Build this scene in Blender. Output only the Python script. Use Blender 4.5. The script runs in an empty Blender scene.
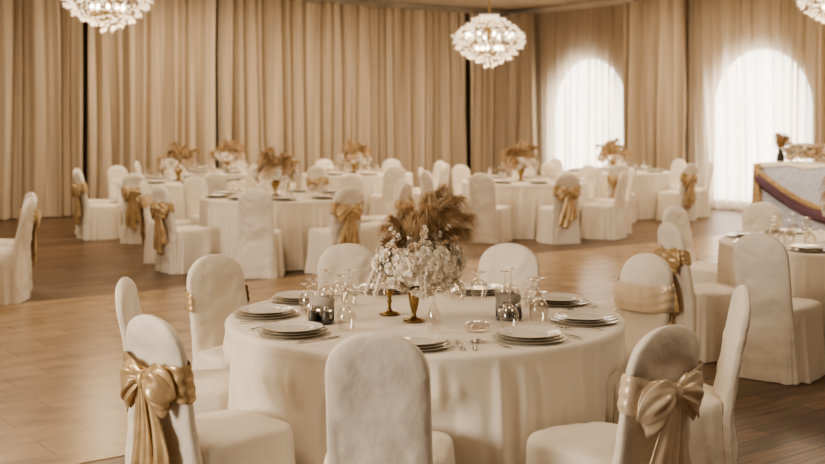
import bpy, math, random
from mathutils import Vector, Matrix, noise
random.seed(7)
sc = bpy.context.scene
COL = sc.collection
PI = math.pi

# ---------------------------------------------------------------- materials
def new_mat(name):
    m = bpy.data.materials.new(name); m.use_nodes = True
    nt = m.node_tree
    return m, nt, nt.nodes['Principled BSDF'], nt.nodes['Material Output']

def simple(name, col, rough=0.6, metal=0.0, sheen=0.0, bump=0.0, bscale=60.0, var=0.0, vscale=5.0, spec=None, emis=None, estr=0.0, bdist=0.01):
    m, nt, b, o = new_mat(name)
    b.inputs['Base Color'].default_value = (*col, 1)
    b.inputs['Roughness'].default_value = rough
    b.inputs['Metallic'].default_value = metal
    if sheen: b.inputs['Sheen Weight'].default_value = sheen
    if spec is not None: b.inputs['Specular IOR Level'].default_value = spec
    if emis:
        b.inputs['Emission Color'].default_value = (*emis, 1)
        b.inputs['Emission Strength'].default_value = estr
    tc = nt.nodes.new('ShaderNodeTexCoord')
    if bump:
        n = nt.nodes.new('ShaderNodeTexNoise'); n.inputs['Scale'].default_value = bscale; n.inputs['Detail'].default_value = 4
        nt.links.new(tc.outputs['Object'], n.inputs['Vector'])
        bp = nt.nodes.new('ShaderNodeBump'); bp.inputs['Strength'].default_value = bump; bp.inputs['Distance'].default_value = bdist
        nt.links.new(n.outputs['Fac'], bp.inputs['Height']); nt.links.new(bp.outputs['Normal'], b.inputs['Normal'])
    if var:
        n = nt.nodes.new('ShaderNodeTexNoise'); n.inputs['Scale'].default_value = vscale; n.inputs['Detail'].default_value = 3
        nt.links.new(tc.outputs['Object'], n.inputs['Vector'])
        r = nt.nodes.new('ShaderNodeValToRGB')
        r.color_ramp.elements[0].position = 0.3; r.color_ramp.elements[1].position = 0.7
        r.color_ramp.elements[0].color = (*[c*(1-var) for c in col], 1)
        r.color_ramp.elements[1].color = (*[min(1, c*(1+var*0.6)) for c in col], 1)
        nt.links.new(n.outputs['Fac'], r.inputs['Fac']); nt.links.new(r.outputs['Color'], b.inputs['Base Color'])
    return m

M_cover = simple('chair_cover_fabric', (0.82, 0.745, 0.64), 0.75, sheen=0.1, bump=0.6, bscale=7, bdist=0.025)
M_cloth = simple('tablecloth_fabric', (0.84, 0.77, 0.67), 0.7, sheen=0.1, bump=0.35, bscale=5, bdist=0.02)
M_gold_sash = simple('gold_satin', (0.60, 0.43, 0.24), 0.26, sheen=0.15, var=0.3, vscale=14, metal=0.25)
M_champ_sash = simple('champagne_satin', (0.78, 0.64, 0.47), 0.27, sheen=0.15, var=0.15, vscale=14, metal=0.15)
M_porc = simple('porcelain', (0.80, 0.77, 0.71), 0.12)
M_rim = simple('gilt_rim', (0.45, 0.36, 0.24), 0.3, metal=0.6)
M_brass = simple('aged_brass', (0.34, 0.23, 0.10), 0.30, metal=1.0, var=0.3, vscale=20)
M_steel = simple('steel_cutlery', (0.50, 0.46, 0.41), 0.22, metal=1.0)
M_dark = simple('dark_holder', (0.09, 0.08, 0.07), 0.35)
M_napkin = simple('grey_napkin', (0.42, 0.37, 0.32), 0.8, bump=0.3, bscale=30)
M_white_fl = simple('cream_petal', (0.92, 0.85, 0.75), 0.8, var=0.06, vscale=30)
M_pink_fl = simple('blush_petal', (0.82, 0.67, 0.52), 0.8, var=0.10, vscale=30)
M_pampas = simple('pampas_tan', (0.68, 0.50, 0.31), 0.95, var=0.4, vscale=22)
M_pampas2 = simple('pampas_brown', (0.40, 0.245, 0.12), 0.95, var=0.4, vscale=22)
M_leaf = simple('dried_leaf', (0.30, 0.24, 0.13), 0.8, var=0.3, vscale=20)
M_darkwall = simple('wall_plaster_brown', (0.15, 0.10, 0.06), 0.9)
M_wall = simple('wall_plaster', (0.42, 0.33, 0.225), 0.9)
M_ceil = simple('ceiling_paint', (0.60, 0.50, 0.38), 0.9)
M_trim = simple('trim_paint', (0.78, 0.70, 0.58), 0.6)
M_silver = simple('silver_sequin', (0.66, 0.70, 0.84), 0.4, metal=0.1, bump=0.6, bscale=90, var=0.35, vscale=45)
M_purple = simple('plum_satin', (0.15, 0.085, 0.12), 0.45)
M_black = simple('vase_black', (0.03, 0.025, 0.02), 0.3)

def curtain_mat():
    m, nt, b, o = new_mat('curtain_fabric')
    b.inputs['Roughness'].default_value = 0.7
    b.inputs['Sheen Weight'].default_value = 0.1
    tc = nt.nodes.new('ShaderNodeTexCoord'); mp = nt.nodes.new('ShaderNodeMapping')
    mp.inputs['Scale'].default_value = (4.0, 4.0, 0.15)
    n = nt.nodes.new('ShaderNodeTexNoise'); n.inputs['Scale'].default_value = 1.5; n.inputs['Detail'].default_value = 4
    r = nt.nodes.new('ShaderNodeValToRGB')
    r.color_ramp.elements[0].position = 0.3; r.color_ramp.elements[1].position = 0.7
    r.color_ramp.elements[0].color = (0.41, 0.32, 0.225, 1); r.color_ramp.elements[1].color = (0.64, 0.53, 0.395, 1)
    nt.links.new(tc.outputs['Object'], mp.inputs['Vector']); nt.links.new(mp.outputs['Vector'], n.inputs['Vector'])
    nt.links.new(n.outputs['Fac'], r.inputs['Fac']); nt.links.new(r.outputs['Color'], b.inputs['Base Color'])
    return m
M_curtain = curtain_mat()

def sheer_mat():
    m, nt, b, o = new_mat('sheer_fabric')
    nt.nodes.remove(b)
    d = nt.nodes.new('ShaderNodeBsdfDiffuse'); d.inputs['Color'].default_value = (0.66, 0.56, 0.43, 1)
    t = nt.nodes.new('ShaderNodeBsdfTranslucent'); t.inputs['Color'].default_value = (0.85, 0.77, 0.65, 1)
    # weave gets denser at grazing angles, so folds read against the light
    lw = nt.nodes.new('ShaderNodeLayerWeight'); lw.inputs['Blend'].default_value = 0.5
    mr = nt.nodes.new('ShaderNodeMapRange'); mr.inputs['From Min'].default_value = 0.0; mr.inputs['From Max'].default_value = 0.7
    mr.inputs['To Min'].default_value = 0.26; mr.inputs['To Max'].default_value = 0.0
    tr = nt.nodes.new('ShaderNodeBsdfTransparent'); tr.inputs['Color'].default_value = (1, 0.97, 0.92, 1)
    m1 = nt.nodes.new('ShaderNodeMixShader'); m1.inputs[0].default_value = 0.40
    m2 = nt.nodes.new('ShaderNodeMixShader')
    nt.links.new(lw.outputs['Facing'], mr.inputs['Value']); nt.links.new(mr.outputs[0], m2.inputs[0])
    nt.links.new(d.outputs[0], m1.inputs[1]); nt.links.new(t.outputs[0], m1.inputs[2])
    nt.links.new(m1.outputs[0], m2.inputs[1]); nt.links.new(tr.outputs[0], m2.inputs[2])
    nt.links.new(m2.outputs[0], o.inputs['Surface'])
    return m
M_sheer = sheer_mat()

def glass_mat():
    m, nt, b, o = new_mat('thin_glass')
    nt.nodes.remove(b)
    lw = nt.nodes.new('ShaderNodeLayerWeight'); lw.inputs['Blend'].default_value = 0.3
    mr = nt.nodes.new('ShaderNodeMapRange'); mr.inputs['To Min'].default_value = 0.09; mr.inputs['To Max'].default_value = 0.75
    tr = nt.nodes.new('ShaderNodeBsdfTransparent'); tr.inputs['Color'].default_value = (0.95, 0.93, 0.9, 1)
    g = nt.nodes.new('ShaderNodeBsdfGlossy'); g.inputs['Roughness'].default_value = 0.04; g.inputs['Color'].default_value = (0.98, 0.96, 0.93, 1)
    mx = nt.nodes.new('ShaderNodeMixShader')
    nt.links.new(lw.outputs['Facing'], mr.inputs['Value']); nt.links.new(mr.outputs[0], mx.inputs[0])
    nt.links.new(tr.outputs[0], mx.inputs[1]); nt.links.new(g.outputs[0], mx.inputs[2])
    nt.links.new(mx.outputs[0], o.inputs['Surface'])
    return m
M_glass = glass_mat()

def crystal_mat():
    m, nt, b, o = new_mat('chandelier_crystal')
    b.inputs['Base Color'].default_value = (0.9, 0.82, 0.70, 1)
    b.inputs['Roughness'].default_value = 0.12
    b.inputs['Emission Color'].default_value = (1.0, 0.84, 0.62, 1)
    b.inputs['Emission Strength'].default_value = 0.75  # crystals glow by themselves, standing in for bulb light caught in them
    b.inputs['Coat Weight'].default_value = 0.5
    return m
M_crystal = crystal_mat()
M_bulb = simple('lamp_bulb', (1, 0.9, 0.7), 0.4, emis=(1, 0.85, 0.6), estr=12)

def emis_mat(name, col, s):
    m, nt, b, o = new_mat(name)
    nt.nodes.remove(b)
    e = nt.nodes.new('ShaderNodeEmission'); e.inputs['Color'].default_value = (*col, 1); e.inputs['Strength'].default_value = s
    nt.links.new(e.outputs[0], o.inputs['Surface'])
    return m
M_daylight = emis_mat('frosted_daylight_pane', (1.0, 0.97, 0.92), 9.0)

def brick_mat(name, c1, c2, cm, bw, rh, mortar, rough, offset=0.5, nscale=6, stretch=(1, 1, 1), var=0.35):
    m, nt, b, o = new_mat(name)
    tc = nt.nodes.new('ShaderNodeTexCoord')
    br = nt.nodes.new('ShaderNodeTexBrick')
    br.offset = offset
    br.inputs['Scale'].default_value = 1.0
    br.inputs['Brick Width'].default_value = bw; br.inputs['Row Height'].default_value = rh
    br.inputs['Mortar Size'].default_value = mortar
    br.inputs['Color1'].default_value = (*c1, 1); br.inputs['Color2'].default_value = (*c2, 1); br.inputs['Mortar'].default_value = (*cm, 1)
    nt.links.new(tc.outputs['Object'], br.inputs['Vector'])
    mp = nt.nodes.new('ShaderNodeMapping'); mp.inputs['Scale'].default_value = stretch
    n = nt.nodes.new('ShaderNodeTexNoise'); n.inputs['Scale'].default_value = nscale; n.inputs['Detail'].default_value = 6
    nt.links.new(tc.outputs['Object'], mp.inputs['Vector']); nt.links.new(mp.outputs['Vector'], n.inputs['Vector'])
    mr = nt.nodes.new('ShaderNodeMapRange'); mr.inputs['From Min'].default_value = 0.3; mr.inputs['From Max'].default_value = 0.7
    mr.inputs['To Min'].default_value = 1-var; mr.inputs['To Max'].default_value = 1+var*0.4
    nt.links.new(n.outputs['Fac'], mr.inputs['Value'])
    vm = nt.nodes.new('ShaderNodeVectorMath'); vm.operation = 'SCALE'
    nt.links.new(br.outputs['Color'], vm.inputs[0]); nt.links.new(mr.outputs[0], vm.inputs['Scale'])
    nt.links.new(vm.outputs[0], b.inputs['Base Color'])
    b.inputs['Roughness'].default_value = rough
    return m
M_wood = brick_mat('wood_plank_floor', (0.21, 0.122, 0.064), (0.11, 0.062, 0.032), (0.025, 0.015, 0.008), 1.25, 0.145, 0.004, 0.36, nscale=5, stretch=(0.6, 9, 1), var=0.6)
M_tile = brick_mat('polished_stone_tile', (0.42, 0.285, 0.16), (0.33, 0.22, 0.12), (0.22, 0.14, 0.07), 0.6, 0.3, 0.004, 0.27, offset=0.5, nscale=3.0, stretch=(1, 2.2, 1), var=0.32)

# ---------------------------------------------------------------- mesh builder
class MB:
    def __init__(s): s.v = []; s.f = []; s.m = []
    def add(s, verts, faces, mat=0):
        o = len(s.v); s.v += [tuple(p) for p in verts]
        for f in faces: s.f.append([i+o for i in f]); s.m.append(mat)
    def loft(s, rings, mat=0, closed=True, cap0=False, cap1=False):
        n = len(rings[0]); vs = [p for r in rings for p in r]; fs = []
        for i in range(len(rings)-1):
            for j in range(n if closed else n-1):
                k = (j+1) % n
                fs.append((i*n+j, i*n+k, (i+1)*n+k, (i+1)*n+j))
        if cap0: fs.append(tuple(reversed(range(n))))
        if cap1: fs.append(tuple(range((len(rings)-1)*n, len(rings)*n)))
        s.add(vs, fs, mat)
    def lathe(s, prof, n=24, mat=0, off=(0, 0, 0), matf=None):
        rings = [[(off[0]+r*math.cos(2*PI*j/n), off[1]+r*math.sin(2*PI*j/n), off[2]+z) for j in range(n)] for r, z in prof]
        if matf is None: s.loft(rings, mat)
        else:
            for i in range(len(rings)-1): s.loft(rings[i:i+2], matf[i])
    def tube(s, pts, rad, n=8, mat=0):
        pts = [Vector(p) for p in pts]; rings = []
        for i, p in enumerate(pts):
            t = (pts[min(i+1, len(pts)-1)]-pts[max(i-1, 0)]).normalized()
            a = t.cross(Vector((0, 0, 1)))
            if a.length < 1e-3: a = t.cross(Vector((1, 0, 0)))
            a.normalize(); b = t.cross(a)
            r = rad[i] if isinstance(rad, (list, tuple)) else rad
            rings.append([p+a*r*math.cos(2*PI*j/n)+b*r*math.sin(2*PI*j/n) for j in range(n)])
        s.loft(rings, mat, cap0=True, cap1=True)
    def box(s, c, h, mat=0, rot=0.0):
        cs, sn = math.cos(rot), math.sin(rot); vs = []
        for dx, dy, dz in [(-1,-1,-1),(1,-1,-1),(1,1,-1),(-1,1,-1),(-1,-1,1),(1,-1,1),(1,1,1),(-1,1,1)]:
            x, y = dx*h[0], dy*h[1]
            vs.append((c[0]+x*cs-y*sn, c[1]+x*sn+y*cs, c[2]+dz*h[2]))
        s.add(vs, [(0,3,2,1),(4,5,6,7),(0,1,5,4),(1,2,6,5),(2,3,7,6),(3,0,4,7)], mat)
    def mesh(s, name, mats, smooth=True):
        me = bpy.data.meshes.new(name); me.from_pydata(s.v, [], s.f)
        for m in mats: me.materials.append(m)
        for p, mi in zip(me.polygons, s.m): p.material_index = mi; p.use_smooth = smooth
        me.update(); return me

def put(name, me, loc=(0, 0, 0), rot=0.0, scale=1.0, rx=0.0, ry=0.0):
    o = bpy.data.objects.new(name, me); COL.objects.link(o)
    o.location = loc; o.rotation_euler = (rx, ry, rot); o.scale = (scale,)*3
    return o

def sq(a, p):  # signed power
    return math.copysign(abs(a)**p, a)

# ---------------------------------------------------------------- chair
def back_params(z):
    w = 0.212 - 0.03*min(1, z/0.5) - 0.004*max(0, (z-0.5)/0.4)
    if z > 0.77:
        q = min(1.0, (z-0.77)/0.16); w *= max(0.0, 1-q**2.5)**(1/2.1)*0.999+0.001
    th = 0.046 - 0.016*min(1, z/0.6)
    if z > 0.85:
        q = min(1, (z-0.85)/0.08); th *= max(0.02, 1-q**2)**0.5
    yc = -0.085*max(0, (z-0.42))/0.5 - 0.03*max(0, 0.2-z)
    return w, th, yc

def chair_mesh(name, sash=None, seed=0, rear_only=False):
    mb = MB(); N = 64
    def fold(th, k, sd): return (math.sin(th*6+sd)+0.7*math.sin(th*11+sd*2.1)+0.5*math.sin(th*19+sd*.7))*k
    zs = [0.004+i*0.77/34 for i in range(34)] + [0.77+0.16*math.sin(i/16*PI/2) for i in range(17)]
    rings = []
    for z in zs:
        w, t, yc = back_params(z); r = []
        for j in range(N):
            a = 2*PI*j/N
            k = 0.009*max(0, 1-z/0.5)
            x = w*sq(math.cos(a), 0.55); y = yc+t*sq(math.sin(a), 0.6)
            nz = noise.noise(Vector((x*6+seed*3, y*7, z*4)))*0.014
            # diagonal drag wrinkles
            nz += (1-abs(noise.noise(Vector((x*9+z*7+seed*3, y*5, z*5-x*6)))*2.4))*0.005
            nz += noise.noise(Vector((x*14+z*16+seed*3, y*7, z*9-x*10)))*0.006
            y += nz*(0.3+abs(math.sin(a)))*min(1, (0.93-z)*8) + fold(a, k, seed)*math.sin(a)
            x += fold(a, k*0.6, seed+1)*math.cos(a)
            r.append((x, y, z))
        rings.append(r)
    mb.loft(rings, 0, cap1=True)
    rings = []
    prof = [(0.004, 1.03), (0.06, 1.01), (0.12, .99), (0.18, .97), (0.24, .955), (0.30, .945), (0.36, .935), (0.41, .93), (0.435, .925),
            (0.450, .912), (0.461, .885), (0.468, .82), (0.473, .65), (0.476, .4), (0.478, .1)]
    n2 = 110
    for z, s in prof:
        r = []
        for j in range(n2):
            a = 2*PI*j/n2
            k = 0.016*max(0, 1-z/0.45)
            ex = 0.42
            x = 0.238*s*sq(math.cos(a), ex); y = 0.235+0.248*s*sq(math.sin(a), ex)
            f = fold(a, k, seed+2)
            x += f*math.cos(a); y += f*math.sin(a)
            if y < -0.02: y = -0.02
            zz = z + noise.noise(Vector((x*8, y*8, seed)))*0.010*(z > 0.42)
            if z > 0.42: zz += noise.noise(Vector((x*22+y*9, y*6, seed)))*0.006
            r.append((x, y, zz))
        rings.append(r)
    mb.loft(rings, 0, cap1=True)
    if sash:
        rings = []
        if rear_only:
            idx = [PI*0.86+(PI*1.28)*j/40 for j in range(41)]
        else:
            idx = [2*PI*j/N for j in range(N)]
        for i in range(25):
            u = i/24; r = []
            for a in idx:
                rear = max(0, -math.sin(a))**3*max(0, 1-abs(math.cos(a))*1.6)
                half = 0.068*(1-0.62*rear)
                if rear_only: half *= 0.72
                z = 0.705 + (u-0.5)*2*half + 0.008*math.sin(a*2+seed)
                w, t, yc = back_params(z)
                pl = 0.0016*math.sin(u*19+2.6*math.sin(a*1.5)) + 0.013 - 0.006*(abs(u-.5)*2)**6
                x = (w+pl)*sq(math.cos(a), 0.55); y = yc+(t+pl+0.006)*sq(math.sin(a), 0.6)
                r.append((x, y, z))
            rings.append(r)
        mb.loft(rings, 1, closed=not rear_only)
        yk = back_params(0.7)[2]-0.034-0.030
        for sgn in (-1, 1):
            rings = []
            for i in range(21):
                s = i/20; r = []
                h = 0.018+0.060*math.sin(min(1, s*1.12)*PI*0.62)
                t = 0.012+0.022*math.sin(s*PI)
                if s > 0.80:
                    q = (s-0.80)/0.20; h *= math.sqrt(max(0.0, 1-q*q*0.97)); t *= math.sqrt(max(0.0, 1-q*q*.97))
                drop = (0.055 if sgn > 0 else 0.085)
                for j in range(60):
                    a = 2*PI*j/60
                    pr = 1+0.20*math.cos(7*a+s*2.4+seed)*(1-0.4*s)+0.09*math.cos(12*a-s*3)
                    r.append((sgn*(0.010+0.145*s+0.02*math.cos(a)*s), yk-0.002-0.014*math.sin(s*PI)+t*math.sin(a)*pr+0.022*s, 0.702+h*math.cos(a)*pr-drop*s*s))
                rings.append(r)
            mb.loft(rings, 1, cap0=True, cap1=True)
        rings = []
        for i in range(9):
            u = i/8*PI; rr = math.sin(u)
            rings.append([(0.024*(0.25+0.75*rr)*math.cos(2*PI*j/20), yk-0.006+0.024*(0.25+.75*rr)*math.sin(2*PI*j/20), 0.702+0.034*math.cos(u)) for j in range(20)])
        mb.loft(rings, 1, cap0=True, cap1=True)
        for sgn, L, sp in ((-1, 0.46, 0.055), (1, 0.39, 0.045)):
            rings = []
            for i in range(25):
                s = i/24; wd = 0.018+0.062*min(1, s*1.5)**0.8
                cx = sgn*(0.008+sp*s)+0.008*math.sin(s*5+seed); z0 = 0.69-L*s
                ring = []
                for side in (1, -1):
                    for j in range(17):
                        q = (j/16*2-1)*side
                        y = yk-0.006+0.016*math.sin(q*5.5+s*3+sgn)*(0.3+0.7*s)-side*0.0025+0.03*s
                        z = z0 + (0.04*q*sgn if s > 0.9 else 0)*(s-0.9)*10
                        ring.append((cx+q*wd, y, z))
                rings.append(ring)
            mb.loft(rings, 1, cap0=True, cap1=True)
    mats = [M_cover]
    if sash: mats.append(sash)
    return mb.mesh(name, mats)

KINDS = {'p': [chair_mesh('chair_plain', None, 0.3), chair_mesh('chair_plain_b', None, 4.1)],
         'g': [chair_mesh('chair_gold', M_gold_sash, 1.2), chair_mesh('chair_gold_b', M_gold_sash, 5.5)],
         'r': [chair_mesh('chair_gold_rear', M_gold_sash, 3.2, True)],
         'c': [chair_mesh('chair_champ', M_champ_sash, 2.2)]}
def chair(x, y, tx, ty, kind='p', twist=0.0):
    a = math.atan2(ty-y, tx-x)-PI/2+math.radians(twist)
    return put('banquet_chair', random.choice(KINDS[kind]), (x, y, 0), a)

# ---------------------------------------------------------------- round table with cloth
def table_mesh(name, seed, depth=0.04, dents=()):
    mb = MB(); N = 480; rings = []
    prof = [(0.02, 0.75), (0.3, 0.75), (0.6, 0.75), (0.8, 0.75), (0.875, 0.75), (0.892, 0.7485), (0.900, 0.742), (0.904, 0.73)]
    prof += [(0.904-0.012*(k/28), 0.73-0.722*k/28) for k in range(1, 29)]
    rnd = random.Random(int(seed*10))
    folds = []
    a = 0
    while a < 2*PI-0.08:
        folds.append((a, rnd.uniform(0.022, 0.045), rnd.uniform(0.45, 1.0), rnd.uniform(0.0, 0.12), rnd.uniform(-0.06, 0.06)))
        a += rnd.uniform(0.08, 0.20)
    for r0, z in prof:
        k = max(0, (0.73-z)/0.722); r = []
        for j in range(N):
            a = 2*PI*j/N; f = 0
            for fa, fw, fd, fs, sl in folds:
                d = (a-fa-sl*k+PI) % (2*PI)-PI
                w = fw*(0.5+0.8*k)
                if abs(d) < w*3:
                    f += fd*math.exp(-(d/w)**2)*(max(0, k-fs)**0.45)
            rr = r0 + depth*f - 0.005 + 0.005*math.sin(5*a+seed)*k
            if z > 0.725: rr = r0
            # cloth pushed in by the seats standing against it
            for da, dr in dents:
                d = abs((a-da+PI) % (2*PI)-PI)
                if z < 0.60 and d < 0.36:
                    s = min(1, (0.36-d)/0.10)*min(1, (0.60-z)/0.10)
                    tgt = dr/max(0.5, math.cos(d))
                    if rr > tgt: rr = rr+(tgt-rr)*s
            zz = z + (noise.noise(Vector((r0*math.cos(a)*3, r0*math.sin(a)*3, seed)))*0.0025 if z > 0.745 else 0)
            r.append((rr*math.cos(a), rr*math.sin(a), zz))
        rings.append(r)
    mb.loft(rings, 0, cap0=True)
    return mb.mesh(name, [M_cloth])
TABLES = [table_mesh('round_table_cloth', s, 0.045) for s in (0.4, 2.9)]

# ---------------------------------------------------------------- tableware
def plate_mesh():
    mb = MB()
    def plate(R, z, h):
        p = [(0.001, z), (R*0.6, z), (R*0.66, z+0.002), (R*0.93, z+h), (R*0.985, z+h+0.002), (R, z+h+0.0035), (R*0.985, z+h+0.005), (R*0.93, z+h+0.0035),
             (R*0.66, z+0.007), (R*0.6, z+0.005), (0.001, z+0.005)]
        mb.lathe(p, 48, matf=[0, 0, 0, 0, 1, 1, 0, 0, 0, 0])
    plate(0.150, 0.0, 0.008); plate(0.137, 0.0085, 0.009); plate(0.128, 0.017, 0.009)
    return mb.mesh('plate_stack', [M_porc, M_rim])
PLATE = plate_mesh()

def lathe_mesh(name, prof, mat, n=28):
    mb = MB(); mb.lathe(prof, n); return mb.mesh(name, [mat])
WINE = lathe_mesh('wine', [(0.031, 0), (0.037, 0.02), (0.041, 0.045), (0.040, 0.065), (0.030, 0.088), (0.014, 0.100), (0.005, 0.108), (0.0035, 0.13), (0.0035, 0.155), (0.006, 0.163), (0.020, 0.169), (0.034, 0.172), (0.034, 0.174), (0.001, 0.175)], M_glass)
GOBLET = lathe_mesh('goblet', [(0.034, 0), (0.040, 0.025), (0.044, 0.05), (0.040, 0.075), (0.026, 0.095), (0.008, 0.104), (0.005, 0.112), (0.008, 0.120), (0.026, 0.127), (0.036, 0.130), (0.036, 0.133), (0.001, 0.133)], M_glass)
FLUTE = lathe_mesh('flute', [(0.022, 0.0), (0.026, 0.03), (0.027, 0.05), (0.020, 0.085), (0.008, 0.11), (0.004, 0.12), (0.004, 0.145), (0.008, 0.155), (0.030, 0.162), (0.030, 0.164), (0.001, 0.165)], M_glass)

def cut_mesh(kind):
    mb = MB()
    def strip(pts):
        rings = []
        for x, w, z in pts:
            rings.append([(x, -w, z), (x, 0, z-0.0012), (x, w, z), (x, 0, z+0.0014)])
        mb.loft(rings, 0, cap0=True, cap1=True)
    if kind == 'fork':
        strip([(-0.10, 0.008, 0.003), (-0.09, 0.009, 0.003), (-0.02, 0.0035, 0.008), (0.03, 0.003, 0.007), (0.045, 0.010, 0.005), (0.055, 0.0115, 0.003)])
        for k in range(4):
            y = -0.009+k*0.006
            mb.tube([(0.054, y, 0.003), (0.075, y, 0.003), (0.10, y, 0.007)], [0.0018, 0.0016, 0.001], 6)
    elif kind == 'knife':
        strip([(-0.11, 0.008, 0.004), (-0.10, 0.009, 0.004), (-0.01, 0.006, 0.004), (0.0, 0.008, 0.003), (0.09, 0.010, 0.003), (0.11, 0.003, 0.003)])
    else:
        strip([(-0.10, 0.008, 0.003), (-0.09, 0.009, 0.003), (-0.02, 0.0035, 0.008), (0.04, 0.003, 0.006)])
        strip([(0.038, 0.004, 0.006), (0.048, 0.014, 0.004), (0.064, 0.020, 0.003), (0.082, 0.017, 0.004), (0.092, 0.006, 0.006)])
    return mb.mesh(kind, [M_steel])
FORK, KNIFE, SPOON = cut_mesh('fork'), cut_mesh('knife'), cut_mesh('spoon')

def ashtray_mesh():
    mb = MB(); N = 48; rings = []
    for r, z in [(0.001, 0), (0.046, 0), (0.050, 0.004), (0.055, 0.028), (0.052, 0.032), (0.046, 0.030), (0.040, 0.010), (0.001, 0.008)]:
        rings.append([(r*(1+0.04*math.cos(12*2*PI*j/N))*math.cos(2*PI*j/N), r*(1+0.04*math.cos(12*2*PI*j/N))*math.sin(2*PI*j/N), z) for j in range(N)])
    mb.loft(rings, 0); return mb.mesh('ashtray', [M_glass])
ASHTRAY = ashtray_mesh()

def napkin_holder_mesh():
    mb = MB()
    mb.lathe([(0.001, 0), (0.050, 0), (0.053, 0.005), (0.053, 0.008), (0.001, 0.008)], 32, 1)
    for x in (-0.028, 0.028):
        mb.lathe([(0.001, 0.008), (0.015, 0.008), (0.017, 0.02), (0.013, 0.048), (0.011, 0.052)], 20, 1, off=(x, -0.030, 0))
        mb.lathe([(0.0115, 0.052), (0.0135, 0.060), (0.009, 0.071), (0.001, 0.074)], 20, 2, off=(x, -0.030, 0))
    mb.box((0, 0.026, 0.036), (0.046, 0.002, 0.028), 1); mb.box((0, -0.008, 0.032), (0.046, 0.002, 0.024), 2)
    rnd = random.Random(4)
    for k in range(6):
        y = -0.003+k*0.005; tl = (k-2.5)*0.035; ang = rnd.uniform(-0.16, 0.16); w = 0.042; hgt = 0.085+rnd.uniform(0, .016)
        c, s_ = math.cos(ang), math.sin(ang)
        def P(u, v, dy):
            return (u*c-v*s_, y+dy+v*tl*1.2, 0.010+u*s_*0.6+v*c)
        mb.loft([[P(-w, v, -.0012), P(0, v, -.0026), P(w, v, -.0012), P(w, v, .0012), P(0, v, .0010), P(-w, v, .0012)] for v in (0.0, hgt*.5, hgt*.95, hgt)], 0, cap0=True, cap1=True)
    return mb.mesh('napkin_holder', [M_napkin, M_dark, M_steel])
NAPHOLD = napkin_holder_mesh()

# ---------------------------------------------------------------- flowers
def add_flower(mb, c, nrm, R, mat, rnd):
    n = Vector(nrm).normalized(); a = n.cross(Vector((0.3, 0.2, 1))).normalized(); b = n.cross(a); c = Vector(c)
    for layer, (cnt, rr, lift) in enumerate(((6, 1.0, 0.15), (5, 0.75, 0.55), (4, 0.45, 0.9))):
        ph = rnd.random()*6
        for k in range(cnt):
            t0 = ph+2*PI*k/cnt; vs = []; nw = 5
            hw = PI/cnt*1.25
            for i in range(4):
                s = i/3
                for j in range(nw):
                    q = j/(nw-1)*2-1
                    th = t0+q*hw*math.sin(0.35+s*2.1)
                    rad = R*rr*(0.12+0.88*s)*(1-0.12*q*q*s)
                    h = R*lift*(s**0.7)*0.7+R*0.10*q*q*s+R*0.1*rnd.random()*s
                    vs.append(c+a*rad*math.cos(th)+b*rad*math.sin(th)+n*h)
            mb.add(vs, [(i*nw+j, i*nw+j+1, (i+1)*nw+j+1, (i+1)*nw+j) for i in range(3) for j in range(nw-1)], mat)

def add_plume(mb, p0, p1, p2, mat, rnd, nb=300, L=0.075, w=0.0013, t0=0.15, spread=0.55, mat2=None):
    p0, p1, p2 = Vector(p0), Vector(p1), Vector(p2)
    def P(t): return p0*(1-t)**2+p1*2*t*(1-t)+p2*t*t
    mb.tube([P(i/12) for i in range(13)], [0.003*(1-i/15) for i in range(13)], 5, mat)
    for k in range(nb):
        t = t0+(1-t0)*rnd.random()**0.9
        q = P(t); tg = (P(min(1, t+0.02))-P(t-0.02)).normalized()
        rv = Vector((rnd.gauss(0, 1), rnd.gauss(0, 1), rnd.gauss(0, 1)))
        perp = (rv-tg*rv.dot(tg)).normalized()
        ll = L*(0.55+0.6*math.sin(min(1, (t-t0+0.1)*1.1)*PI)**0.6)*(0.55+0.7*rnd.random())
        pts = []
        for i in range(5):
            s = i/4
            pts.append(q+tg*ll*s*0.75+perp*ll*spread*s+Vector((0, 0, -1))*ll*0.7*s*s*s)
        sd = tg.cross(perp).normalized()*w
        vs = []
        for i, p in enumerate(pts):
            f = 1-0.7*i/4
            vs += [p-sd*f, p+sd*f]
        mb.add(vs, [(2*i, 2*i+1, 2*i+3, 2*i+2) for i in range(4)], mat2 if (mat2 is not None and rnd.random() < 0.35) else mat)

def add_palm(mb, base, dirv, up, L, mat, rnd):
    base = Vector(base); d = Vector(dirv).normalized(); s = d.cross(Vector(up)).normalized(); nrm = s.cross(d)
    n = 15; vs = [base]
    for i in range(n):
        a = (i/(n-1)-0.5)*1.5
        l = L*(1-0.25*abs(a))*(1.0 if i % 2 == 0 else 0.82)
        vs.append(base+(d*math.cos(a)+s*math.sin(a))*l+nrm*(0.012 if i % 2 else -0.012)-Vector((0, 0, 1))*0.1*l*abs(a))
    mb.add(vs, [(0, i, i+1) for i in range(1, n)], mat)

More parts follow.
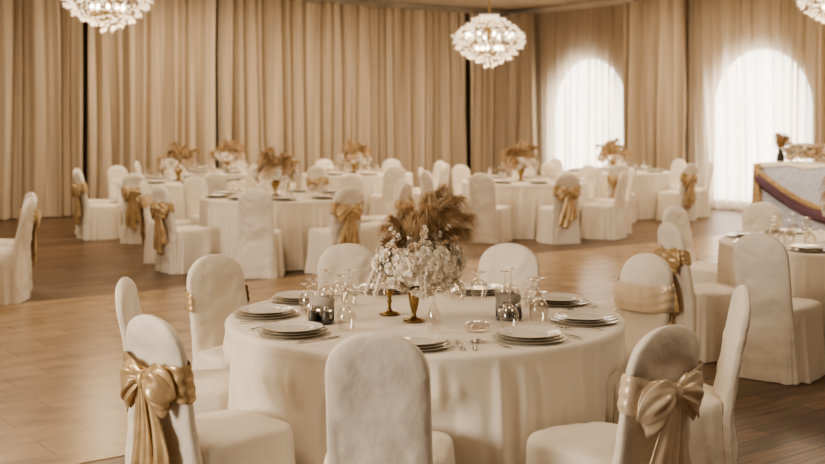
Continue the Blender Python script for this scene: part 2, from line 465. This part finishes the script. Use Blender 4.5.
def centerpiece_mesh(name, seed, nflow=95, nb=760, w=0.0010):
    rnd = random.Random(seed); mb = MB()
    mb.lathe([(0.001, 0), (0.046, 0), (0.050, 0.004), (0.046, 0.008), (0.022, 0.014), (0.011, 0.022), (0.009, 0.035), (0.013, 0.045), (0.020, 0.075), (0.026, 0.115), (0.023, 0.135), (0.019, 0.142), (0.025, 0.155), (0.023, 0.156), (0.015, 0.14), (0.001, 0.13)], 32, 0)
    C = Vector((0.015, 0, 0.265))
    rings = []
    for i in range(11):
        u = i/10*PI
        rings.append([(C.x+0.15*math.sin(u)*math.cos(a*PI/8), C.y+0.13*math.sin(u)*math.sin(a*PI/8), C.z+0.095*math.cos(u)) for a in range(16)])
    mb.loft(rings, 1)
    for k in range(nflow):
        ct = 1-2*(k+0.5)/nflow*0.98; ph = k*2.39996; st = math.sqrt(1-ct*ct)
        n = Vector((st*math.cos(ph), st*math.sin(ph), ct))
        r = rnd.uniform(0.86, 1.14)
        p = C+Vector((n.x*0.182*r, n.y*0.155*r, n.z*0.115*r))
        if p.z < 0.14: p.z = 0.14+rnd.random()*0.02
        add_flower(mb, p, n, rnd.uniform(0.028, 0.046), 1 if rnd.random() < 0.93 else 2, rnd)
    for k in range(6):
        a = k*1.05
        mb.tube([(0.006*math.cos(a), 0.006*math.sin(a), 0.13), (0.03*math.cos(a), 0.03*math.sin(a), 0.22)], 0.003, 5, 5)
    for sx, sy in ((-1, 0.1), (-0.8, -0.5), (1, -0.3), (0.2, -1), (-1, -0.3)):
        for i in range(5):
            s = i/4
            add_flower(mb, (sx*(0.165+0.045*s), sy*(0.15+0.04*s), 0.24-0.10*s), (sx, sy, 0.2), 0.027-0.008*s, 1, rnd)
    o = Vector((0.01, 0.01, .28))
    pl = [((0.03, 0.0, .53), (0.20, 0.02, .55), 3, 1.2), ((0.04, 0.03, .51), (0.13, 0.0, .595), 3, 1.1), ((0.10, -0.03, .48), (0.24, -0.04, .47), 4, 1.1),
          ((0.0, 0.03, .44), (0.06, 0.05, .56), 3, 1.1), ((-0.03, 0.0, .42), (-0.04, 0.02, .50), 3, 1.0), ((0.10, 0.04, .42), (0.23, 0.04, .40), 3, 1.0),
          ((0.05, -0.06, .48), (0.14, -0.07, .53), 3, 1.2), ((-0.05, -0.02, .42), (-0.10, -0.03, .46), 3, 0.9), ((0.02, -0.05, .44), (0.06, -0.07, .50), 4, 1.1),
          ((0.06, 0.06, .45), (0.14, 0.09, .51), 3, 1.1), ((0.08, -0.04, .44), (0.18, -0.06, .45), 3, 1.1), ((-0.04, 0.02, .40), (-0.13, 0.02, .42), 3, 0.8),
          ((0.0, -0.03, .42), (0.01, -0.05, .47), 3, 1.0), ((0.05, 0.0, .48), (0.10, 0.0, .56), 3, 1.2), ((0.06, 0.02, .48), (0.17, 0.02, .51), 3, 1.2)]
    for p1, p2, mt, k in pl:
        add_plume(mb, o, p1, p2, mt, rnd, nb, 0.088*k, w=w, t0=0.32, mat2=4 if mt == 3 else 3)
    for d in ((-0.9, -0.2, 0.6), (-0.5, -0.7, 0.7)):
        add_palm(mb, C+Vector(d)*0.11, d, (0, -1, 0.2), 0.08, 4, rnd)
    for k in range(18):
        a = rnd.random()*2*PI; rr = rnd.uniform(0.18, 0.25); h = rnd.uniform(0.28, 0.44)
        p = Vector((rr*math.cos(a), rr*math.sin(a), h))
        mb.tube([C, (C+p)/2+Vector((0, 0, 0.03)), p], 0.0012, 4, 5)
        for q in range(5):
            pp = C.lerp(p, 0.6+q*0.1)
            add_flower(mb, pp+Vector((rnd.gauss(0, .006), rnd.gauss(0, .006), 0.01)), p-C, 0.011, 2 if k % 2 else 1, rnd)
    return mb.mesh(name, [M_brass, M_white_fl, M_pink_fl, M_pampas, M_pampas2, M_leaf])
CP_FRONT = centerpiece_mesh('flower_centerpiece', 3)
def centerpiece_back():
    rnd = random.Random(11); mb = MB()
    mb.lathe([(0.001, 0), (0.07, 0), (0.075, 0.006), (0.03, 0.02), (0.02, 0.04), (0.03, 0.09), (0.06, 0.15), (0.055, 0.17), (0.001, 0.15)], 24, 0)
    for k in range(60):
        ph = rnd.random()*2*PI; ct = rnd.uniform(-0.5, 1); st = math.sqrt(1-ct*ct)
        n = Vector((st*math.cos(ph), st*math.sin(ph), ct))
        add_flower(mb, Vector((0, 0, .23))+Vector((n.x*0.24, n.y*.24, n.z*.1)), n, rnd.uniform(0.035, 0.055), 1 if k % 3 else 2, rnd)
    for k in range(19):
        a = k/19*2*PI*2+rnd.random()*.4; R = rnd.uniform(0.06, 0.32); h = rnd.uniform(0.34, 0.54)-R*0.25
        add_plume(mb, (0, 0, .22), (R*.4*math.cos(a), R*.4*math.sin(a), h+.03), (R*math.cos(a), R*math.sin(a), h+0.0), 3, rnd, 200, 0.13, w=0.0028, mat2=4)
    return mb.mesh('cp_back', [M_brass, M_white_fl, M_pink_fl, M_pampas, M_pampas2, M_leaf])
CP_BACK = centerpiece_back()

# ---------------------------------------------------------------- tables layout
T_Z = 0.75
def place_setting(cx, cy, ang, r=0.735, cutlery=True, wine=True, goblet=True, extra=False):
    ca, sa = math.cos(ang), math.sin(ang)
    def w(rr, tt):
        return (cx+rr*ca-tt*sa, cy+rr*sa+tt*ca, T_Z+0.003)
    put('dinner_plate_stack', PLATE, w(r, 0), ang)
    if cutlery:
        put('dinner_fork', FORK, w(r, -0.185), ang+PI+0.05)
        put('dinner_knife', KNIFE, w(r, 0.185), ang+PI)
    if wine: put('wine_glass', WINE, w(r-0.22, 0.08), ang)
    if goblet: put('water_goblet', GOBLET, w(r-0.19, -0.07), ang)
    if extra: put('wine_glass', WINE, w(r-0.30, 0.0), ang)

FX, FY = 0.057, 5.24
FCH = [(-0.11, 3.93, 'p', 0), (0.53, 6.52, 'p', 0), (-0.35, 6.5, 'p', 0), (1.19, 6.05, 'c', 0), (-0.99, 6.0, 'r', -8), (-1.22, 5.18, 'p', 0),
       (-0.90, 4.25, 'g', 0), (1.34, 4.94, 'p', 4), (0.84, 4.05, 'c', 4)]
dents = [(math.atan2(y-FY, x-FX), math.hypot(x-FX, y-FY)-0.515) for x, y, k, t in FCH]
put('round_dining_table', table_mesh('front_table_cloth', 0.4, 0.06, dents), (FX, FY, 0))
for x, y, k, tw in FCH:
    chair(x, y, FX, FY, k, tw)
for a, g, e in ((220, False, False), (182, True, False), (-55, False, False), (-15, True, False), (26, True, True), (67, True, True), (106, True, False), (147, True, True)):
    place_setting(FX, FY, math.radians(a), 0.725, goblet=g, extra=e)
put('dinner_plate_stack', PLATE, (FX-0.05, FY-0.735, T_Z+0.003))
put('dinner_fork', FORK, (FX+0.13, FY-0.72, T_Z+0.003), PI/2+0.1)
put('dessert_spoon', SPOON, (FX+0.19, FY-0.72, T_Z+0.003), PI/2-0.05)
put('champagne_flute', FLUTE, (0.09, 4.80, T_Z+0.003), scale=1.1)
put('crystal_ashtray', ASHTRAY, (0.275, 4.83, T_Z+0.003))
put('napkin_holder', NAPHOLD, (0.43, 5.12, T_Z+0.003), 0.3, 1.1)
put('napkin_holder', NAPHOLD, (-0.40, 5.02, T_Z+0.003), -0.2, 1.1)
put('flower_centerpiece', CP_FRONT, (0.007, 5.07, T_Z+0.003), 0, 0.98)
BUD = lathe_mesh('bud', [(0.001, 0), (0.044, 0), (0.048, 0.004), (0.044, 0.008), (0.018, 0.014), (0.008, 0.025), (0.008, 0.05), (0.012, 0.06), (0.008, 0.07), (0.010, 0.085), (0.020, 0.10), (0.021, 0.11), (0.018, 0.11), (0.001, 0.10)], M_brass)
put('brass_candlestick', BUD, (-0.105, 5.24, T_Z+0.003))

BG = [(-3.3, 16.4, 9, 0.2), (-1.53, 13.2, 9, 0.0), (-0.9, 18.7, 8, 0.3), (1.6, 16.4, 9, 0.0), (3.45, 19.4, 8, 0.1), (-3.05, 19.25, 8, 0.2)]
def ring(cx, cy, angs, kinds, r=1.44):
    for a, k in zip(angs, kinds):
        a = math.radians(a); rr = r+random.uniform(-0.02, 0.05)
        chair(cx+rr*math.cos(a), cy+rr*math.sin(a), cx, cy, k, random.uniform(-5, 5))
ring(-3.3, 16.4, [215, 178, 140, 105, 55, 22, -22, 258, 297], 'gpppprprp')
ring(-1.53, 13.2, [267, 222, 182, 140, 100, 60, 22, -18, -55], 'prgpppprg')
ring(-0.9, 18.7, [250, 210, 115, 70, 25, -20, -65], 'rpppppp')
ring(1.6, 16.4, [243, 205, 165, 125, 85, 45, 5, -32, -74], 'ppppppppg')
ring(3.45, 19.4, [262, 215, 170, 125, 80, 35, -8, -50], 'rppppppg')
ring(-3.05, 19.25, [95, 55, 140, 182], 'pppp')
for cx, cy, n, ph in BG:
    put('round_dining_table', random.choice(TABLES), (cx, cy, 0), random.random()*6)
    put('flower_centerpiece', CP_BACK, (cx-0.05, cy, T_Z+0.003), random.random()*6, 1.02)
    for i in range(n):
        place_setting(cx, cy, 2*PI*i/n+ph, 0.72, cutlery=False)
RX, RY = 3.15, 8.3
put('round_dining_table', TABLES[1], (RX, RY, 0))
for x, y, k in [(2.22, 7.22, 'p'), (1.85, 7.93, 'r'), (2.20, 9.33, 'p'), (3.0, 9.74, 'p'), (4.0, 9.45, 'p'), (4.52, 8.6, 'p'), (4.35, 7.5, 'p'), (3.3, 6.86, 'g')]:
    chair(x, y, RX, RY, k)
for i in range(9): place_setting(RX, RY, math.radians(230)+2*PI*i/9, 0.72)
put('flower_centerpiece', CP_BACK, (RX+0.1, RY, T_Z+0.003))
LX, LY = -4.98, 10.3
put('round_dining_table', TABLES[0], (LX, LY, 0))
ring(LX, LY, [2, 34, 68, -35, -75, 110], 'pgpppp', 1.42)
for i in range(8): place_setting(LX, LY, 2*PI*i/8, 0.72, cutlery=False)

# ---------------------------------------------------------------- head table (far right)
ANG_V = math.atan2(-0.8, 0.6)
def head_table():
    mb = MB(); L, W, H = 1.35, 0.42, 0.96
    N = 320
    def pt(j, e):
        a = 2*PI*j/N; return (L+e)*sq(math.cos(a), 0.12), (W+e)*sq(math.sin(a), 0.12)
    rings = []
    for z, e in [(0.005, 0.03), (0.3, 0.025), (0.6, 0.015), (H-0.02, 0.005), (H-0.005, 0.0), (H, -0.02)]:
        r = []
        for j in range(N):
            x, y = pt(j, e); f = 0.014*math.sin(x*60+y*60)*(1-z/H)
            r.append((x+(f if abs(x) > L*0.95 else 0), y+(f if abs(y) > W*0.9 else 0), z))
        rings.append(r)
    mb.loft(rings, 0, cap1=True)
    mb.loft([[(x, -W-0.014, H-0.05-0.02*math.sin(x*9)), (x, -W-0.012, H+0.004), (x, W+0.012, H+0.004), (x, W+0.014, H-0.12)] for x in [(-L-0.01)+(2*L+0.02)*i/40 for i in range(41)]], 1, closed=False)
    for mt, z0, z1, wd, off in ((2, H-0.10, 0.30, 0.045, 0.05), (3, H-0.22, 0.18, 0.085, 0.06)):
        for x0, x1 in ((-L-0.02, 0.02), (L+0.02, 0.0)):
            rings = []
            for i in range(40):
                s = i/39; x = x0+s*(x1-x0); z = z0+(z1-z0)*math.sin(s*PI/2)
                rings.append([(x, -W-off-0.022*math.cos(2*PI*q/20)*(1+.3*math.sin(q*2.5)), z+wd*math.sin(2*PI*q/20)*(1.0+0.15*math.sin(q*3+s*4))) for q in range(20)])
            mb.loft(rings, mt, cap0=True, cap1=True)
    rings = []
    for i in range(14):
        s = i/13; wd = 0.05+0.05*s
        rings.append([(-L-0.01+wd*math.cos(2*PI*j/24)*(1+.15*math.sin(5*2*PI*j/24)), -W-0.03+0.05*math.sin(2*PI*j/24)*(1+.15*math.sin(5*2*PI*j/24)), H-0.01-0.80*s) for j in range(24)])
    mb.loft(rings, 2, cap0=True, cap1=True)
    return mb.mesh('head_table', [M_silver, M_cloth, M_gold_sash, M_purple])
HTX, HTY = 6.50, 16.9
put('head_table', head_table(), (HTX, HTY, 0), ANG_V)
def ht(lx, ly, z):
    c, s = math.cos(ANG_V), math.sin(ANG_V)
    return (HTX+lx*c-ly*s, HTY+lx*s+ly*c, z)
def garland():
    rnd = random.Random(5); mb = MB()
    for k in range(190):
        x = rnd.uniform(-0.85, 0.9); n = Vector((rnd.gauss(0, .3), rnd.gauss(0, .6), 1))
        add_flower(mb, (x, rnd.gauss(0, 0.06), 0.06+rnd.random()*0.20), n, rnd.uniform(.045, .075), 0 if k % 3 else 1, rnd)
    for k in range(14):
        x = rnd.uniform(-0.7, 0.9)
        add_palm(mb, (x, 0, 0.08), (rnd.gauss(0, .6), rnd.gauss(0, .5), 0.8), (0, -1, .2), 0.17, 2, rnd)
    return mb.mesh('garland', [M_white_fl, M_pink_fl, M_pampas])
put('flower_garland', garland(), ht(-0.20, -0.18, 0.975), ANG_V)
def vase_dried():
    rnd = random.Random(8); mb = MB()
    mb.lathe([(0.001, 0), (0.05, 0), (0.06, 0.03), (0.05, 0.10), (0.03, 0.15), (0.04, 0.19), (0.001, 0.18)], 24, 0)
    for k in range(14):
        a = rnd.random()*6.28; R = rnd.uniform(.05, .22)
        add_plume(mb, (0, 0, .15), (R*.3*math.cos(a), R*.3*math.sin(a), .3), (R*math.cos(a), R*math.sin(a), rnd.uniform(.28, .42)), 1, rnd, 120, 0.09, w=0.004)
    return mb.mesh('vase_dried', [M_black, M_pampas2])
put('dried_flower_vase', vase_dried(), ht(-1.18, -0.1, 0.975), 0, 1.1)

# ---------------------------------------------------------------- chandeliers
def chandelier_mesh(top):
    rnd = random.Random(2); mb = MB()
    def crystal(p, d, L, w):
        d = Vector(d).normalized(); a = d.cross(Vector((0.1, .2, 1))).normalized(); b = d.cross(a); p = Vector(p)
        vs = [p, p+d*L]
        for k in range(5):
            t = 2*PI*k/5; vs.append(p+d*L*0.55+(a*math.cos(t)*w+b*math.sin(t)*w*0.6))
        mb.add(vs, [(0, 2+(k+1) % 5, 2+k) for k in range(5)]+[(1, 2+k, 2+(k+1) % 5) for k in range(5)], 0)
    tiers = [(0.26, 0.24, 0.9), (0.20, 0.33, .7), (0.14, 0.42, .5), (0.07, 0.50, .3), (0.0, 0.54, 0.05), (-0.07, 0.53, -.15), (-0.14, 0.49, -.35), (-0.21, 0.41, -.55), (-0.28, 0.31, -.8), (-0.34, 0.19, -1.3), (-0.39, 0.06, -3)]
    for z, r, dz in tiers:
        n = max(5, int(r*85))
        for k in range(n):
            a = 2*PI*k/n+rnd.random()*.1; rr = r*rnd.uniform(0.84, 1.0)
            p = (rr*math.cos(a), rr*math.sin(a), z+rnd.gauss(0, .015))
            for q in range(3):
                crystal(p, (math.cos(a)+rnd.gauss(0, .5), math.sin(a)+rnd.gauss(0, .5), dz+rnd.gauss(0, .5)), rnd.uniform(.05, .085), .020)
        mb.lathe([(r*0.9-.006, z-.005), (r*0.9+.006, z-.005), (r*0.9+.006, z+.005), (r*0.9-.006, z+.005), (r*.9-.006, z-.005)], 40, 1)
    for k in range(10):
        a = 2*PI*k/10
        mb.tube([(0.02*math.cos(a), .02*math.sin(a), -.2), (.3*math.cos(a), .3*math.sin(a), -.22), (.45*math.cos(a), .45*math.sin(a), 0)], .008, 6, 1)
        mb.lathe([(0.001, 0), (0.02, 0.02), (0.022, 0.05), (0.001, 0.09)], 10, 2, off=(.36*math.cos(a), .36*math.sin(a), 0))
        mb.lathe([(0.001, 0), (0.02, 0.02), (0.022, 0.05), (0.001, 0.09)], 10, 2, off=(.2*math.cos(a+.3), .2*math.sin(a+.3), -.2))
    mb.lathe([(0.03, -.35), (0.05, -.2), (.02, -.05), (.04, .1), (.09, .25), (.03, .32), (.012, .36), (.012, top-.08), (.10, top-.05), (.12, top), (.001, top)], 24, 1)
    for k in range(22):
        a = 2*PI*k/22
        crystal((.08*math.cos(a), .08*math.sin(a), .27), (math.cos(a), math.sin(a), 1.2), .13, .025)
        crystal((.12*math.cos(a), .12*math.sin(a), .24), (math.cos(a), math.sin(a), .5), .13, .025)
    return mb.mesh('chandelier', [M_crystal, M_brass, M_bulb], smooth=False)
CEIL = 4.0
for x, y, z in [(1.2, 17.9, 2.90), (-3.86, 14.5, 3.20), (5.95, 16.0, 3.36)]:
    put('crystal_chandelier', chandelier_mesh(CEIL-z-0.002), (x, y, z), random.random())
    l = bpy.data.lights.new('chandelier_light', 'POINT'); l.energy = 45; l.color = (1, .77, .50); l.shadow_soft_size = 0.3
    o = bpy.data.objects.new('chandelier_light', l); COL.objects.link(o); o.location = (x, y, z-0.72)

# ---------------------------------------------------------------- room
K = Vector((2.16, 25.4, 0)); U = Vector((-.8, -.6, 0)); V = Vector((.6, -.8, 0))
NU = Vector((.6, -.8, 0)); NV = Vector((-.8, -.6, 0))
A = math.atan2(.6, .8)
def slab(name, mat, pts, z0, z1):
    mb = MB()
    mb.loft([[(p[0], p[1], z0) for p in pts], [(p[0], p[1], z1) for p in pts]], 0, cap0=True, cap1=True)
    return put(name, mb.mesh(name, [mat], smooth=False))
LW, RW = 26.0, 26.0
def room_rect(name, mat, u0, u1, v0, v1, z0, z1):
    mb = MB()
    mb.loft([[(-u1, -v1, z0), (-u0, -v1, z0), (-u0, -v0, z0), (-u1, -v0, z0)], [(-u1, -v1, z1), (-u0, -v1, z1), (-u0, -v0, z1), (-u1, -v0, z1)]], 0, cap0=True, cap1=True)
    return put(name, mb.mesh(name, [mat], smooth=False), (K.x, K.y, 0), A)
room_rect('floor', M_wood, 0, LW, 0, RW, -0.1, 0.0)
def vcoord(x, y): return (Vector((x, y, 0))-K).dot(V)
v_a = vcoord(-2.42, 11.0); v_b = vcoord(-1.5, 5.53)
room_rect('dance_floor', M_tile, 0.4, LW-0.5, v_a, v_b, -0.01, 0.003)
room_rect('ceiling', M_ceil, -0.3, LW, -0.3, RW, CEIL, CEIL+0.1)
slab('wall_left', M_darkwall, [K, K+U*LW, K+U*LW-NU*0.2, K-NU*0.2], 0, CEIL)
WIN = [(2.38, 1.08), (6.55, 1.08), (10.7, 1.08)]
SP, SILL = 1.82, 0.12
def right_wall():
    import bmesh
    bm = bmesh.new()
    def loop(pts):
        vs = [bm.verts.new((x, 0, z)) for x, z in pts]
        for i in range(len(vs)): bm.edges.new((vs[i], vs[(i+1) % len(vs)]))
    loop([(0, 0), (RW, 0), (RW, CEIL), (0, CEIL)])
    for c, r in WIN:
        loop([(c-r, SILL), (c+r, SILL)]+[(c+r*math.cos(i/24*PI), SP+r*math.sin(i/24*PI)) for i in range(25)])
    bmesh.ops.triangle_fill(bm, edges=bm.edges[:], use_beauty=True)
    ret = bmesh.ops.extrude_face_region(bm, geom=bm.faces[:])
    for v in [g for g in ret['geom'] if isinstance(g, bmesh.types.BMVert)]: v.co.y += 0.2
    bmesh.ops.recalc_face_normals(bm, faces=bm.faces[:])
    me = bpy.data.meshes.new('wall_right'); bm.to_mesh(me); bm.free(); me.materials.append(M_wall)
    return put('wall_right', me, (K.x, K.y, 0), ANG_V)
right_wall()
for i, (c, r) in enumerate(WIN):
    mb = MB()
    pts = [(c-r, SILL), (c+r, SILL)]+[(c+r*math.cos(k/24*PI), SP+r*math.sin(k/24*PI)) for k in range(25)]
    mb.add([(x, 0.12, z) for x, z in pts], [tuple(range(len(pts)))], 0)
    inner = [(c+(x-c)*0.955, SILL+0.04+(z-SILL-0.04)*0.985 if z > SILL else SILL+0.04) for x, z in pts]
    n = len(pts)
    mb.add([(x, 0.115, z) for x, z in pts]+[(x, 0.09, z) for x, z in inner], [(k, (k+1) % n, n+(k+1) % n, n+k) for k in range(n)], 1)
    put('window_%d' % (i+1), mb.mesh('window', [M_daylight, M_trim], smooth=False), (K.x, K.y, 0), ANG_V)
slab('trim_left', M_trim, [K, K+U*LW, K+U*LW+NU*0.08, K+NU*0.08], CEIL-0.10, CEIL-0.001)
slab('trim_right', M_trim, [K, K+V*RW, K+V*RW+NV*0.08, K+NV*0.08], CEIL-0.10, CEIL-0.001)
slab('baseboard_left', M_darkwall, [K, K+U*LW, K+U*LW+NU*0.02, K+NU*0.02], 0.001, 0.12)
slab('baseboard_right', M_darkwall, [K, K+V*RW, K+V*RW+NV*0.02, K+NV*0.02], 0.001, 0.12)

def curtain(s0, s1, D, NN, off, amp, wl, seed, mat, name='curtain', ztop=CEIL-0.12):
    mb = MB(); n = int((s1-s0)/0.012)+2; rows = []
    zs = [0.015, 0.5, 1.1, 1.8, 2.5, 3.2, 3.6, ztop]
    for z in zs:
        row = []; h = z/ztop
        for i in range(n):
            s = s0+(s1-s0)*i/(n-1)
            warp = wl*(1.0*noise.noise(Vector((s*1.7, seed, h*0.3)))+0.6*noise.noise(Vector((s*4.1, seed+3, h*0.5))))
            p = 2*PI*(s+warp)/wl
            lo = 0.5+0.5*noise.noise(Vector((s*0.9, seed+9, 0)))
            c1 = 2*abs(math.sin(p/2))**0.6-1
            d = off+amp*(0.9*c1+0.22*math.sin(2*p+1.0+seed)+0.25*math.sin(0.31*p+seed))*(0.6+0.7*lo)*(1.0-0.12*h)
            d += 0.025*noise.noise(Vector((s*5, seed, z*0.6)))
            row.append(tuple(K+D*s+NN*max(0.03, d)+Vector((0, 0, z))))
        rows.append(row)
    mb.loft(rows, 0, closed=False)
    return put(name, mb.mesh(name, [mat]))
for i, (a, b) in enumerate([(0.12, 1.38), (1.50, 4.4), (4.42, 7.26), (7.39, 9.78), (9.86, 13.2), (13.3, 18)]):
    curtain(a, b, U, NU, 0.22, 0.13, 0.27, 1.7*i+0.5, M_curtain)
for i, (a, b) in enumerate([(0.12, 1.15), (3.75, 5.25), (7.95, 9.5), (11.9, 18)]):
    curtain(a, b, V, NV, 0.34, 0.14, 0.28, 3.1*i+2.5, M_curtain)
for i, (a, b) in enumerate([(0.95, 2.4), (2.42, 4.0), (5.05, 6.25), (6.27, 8.2), (9.3, 12.1)]):
    curtain(a, b, V, NV, 0.11, 0.08, 0.22, 2.3*i+1.5, M_sheer, 'sheer_curtain')

# ---------------------------------------------------------------- lights
def area(name, loc, size, power, col, rot=(0, 0, 0)):
    l = bpy.data.lights.new(name, 'AREA'); l.shape = 'SQUARE'; l.size = size; l.energy = power; l.color = col
    o = bpy.data.objects.new(name, l); COL.objects.link(o); o.location = loc; o.rotation_euler = rot
    return o
W = (1.0, 0.84, 0.64)
for x, y, p in [(-2.5, 4.5, 78), (2.5, 3.5, 48), (-2.5, 10.5, 72), (3.5, 9.5, 75), (-5.5, 14.5, 82), (0.5, 15, 80), (5.5, 14.5, 90), (0, 19.5, 100), (-3.2, 18.6, 80), (4.0, 18.8, 90)]:
    area('ceiling_light', (x, y, CEIL-0.03), 1.2, p, W)  # unseen overhead fill added to brighten the hall, no fixtures behind it
area('window_daylight', (-7.5, 0.5, 2.1), 2.6, 520, (1.0, 0.90, 0.76), (math.radians(80), 0, math.radians(-62)))  # added key light from the left, out of view, no window modelled there

w = bpy.data.worlds.new('World'); sc.world = w; w.use_nodes = True
bg = w.node_tree.nodes['Background']; bg.inputs[0].default_value = (1.0, 0.86, 0.69, 1); bg.inputs[1].default_value = 0.26
try: sc.view_settings.look = 'AgX - Medium High Contrast'
except Exception as e: print('look', e)

# ---------------------------------------------------------------- camera
cam = bpy.data.cameras.new('Camera'); co = bpy.data.objects.new('Camera', cam); COL.objects.link(co)
co.location = (0, 0, 1.65); co.rotation_euler = (math.radians(90), 0, 0)
cam.lens = 50; cam.sensor_width = 36; cam.shift_y = -114/825
cam.dof.use_dof = True; cam.dof.focus_distance = 4.9; cam.dof.aperture_fstop = 2.8
cam.clip_end = 200
sc.camera = co
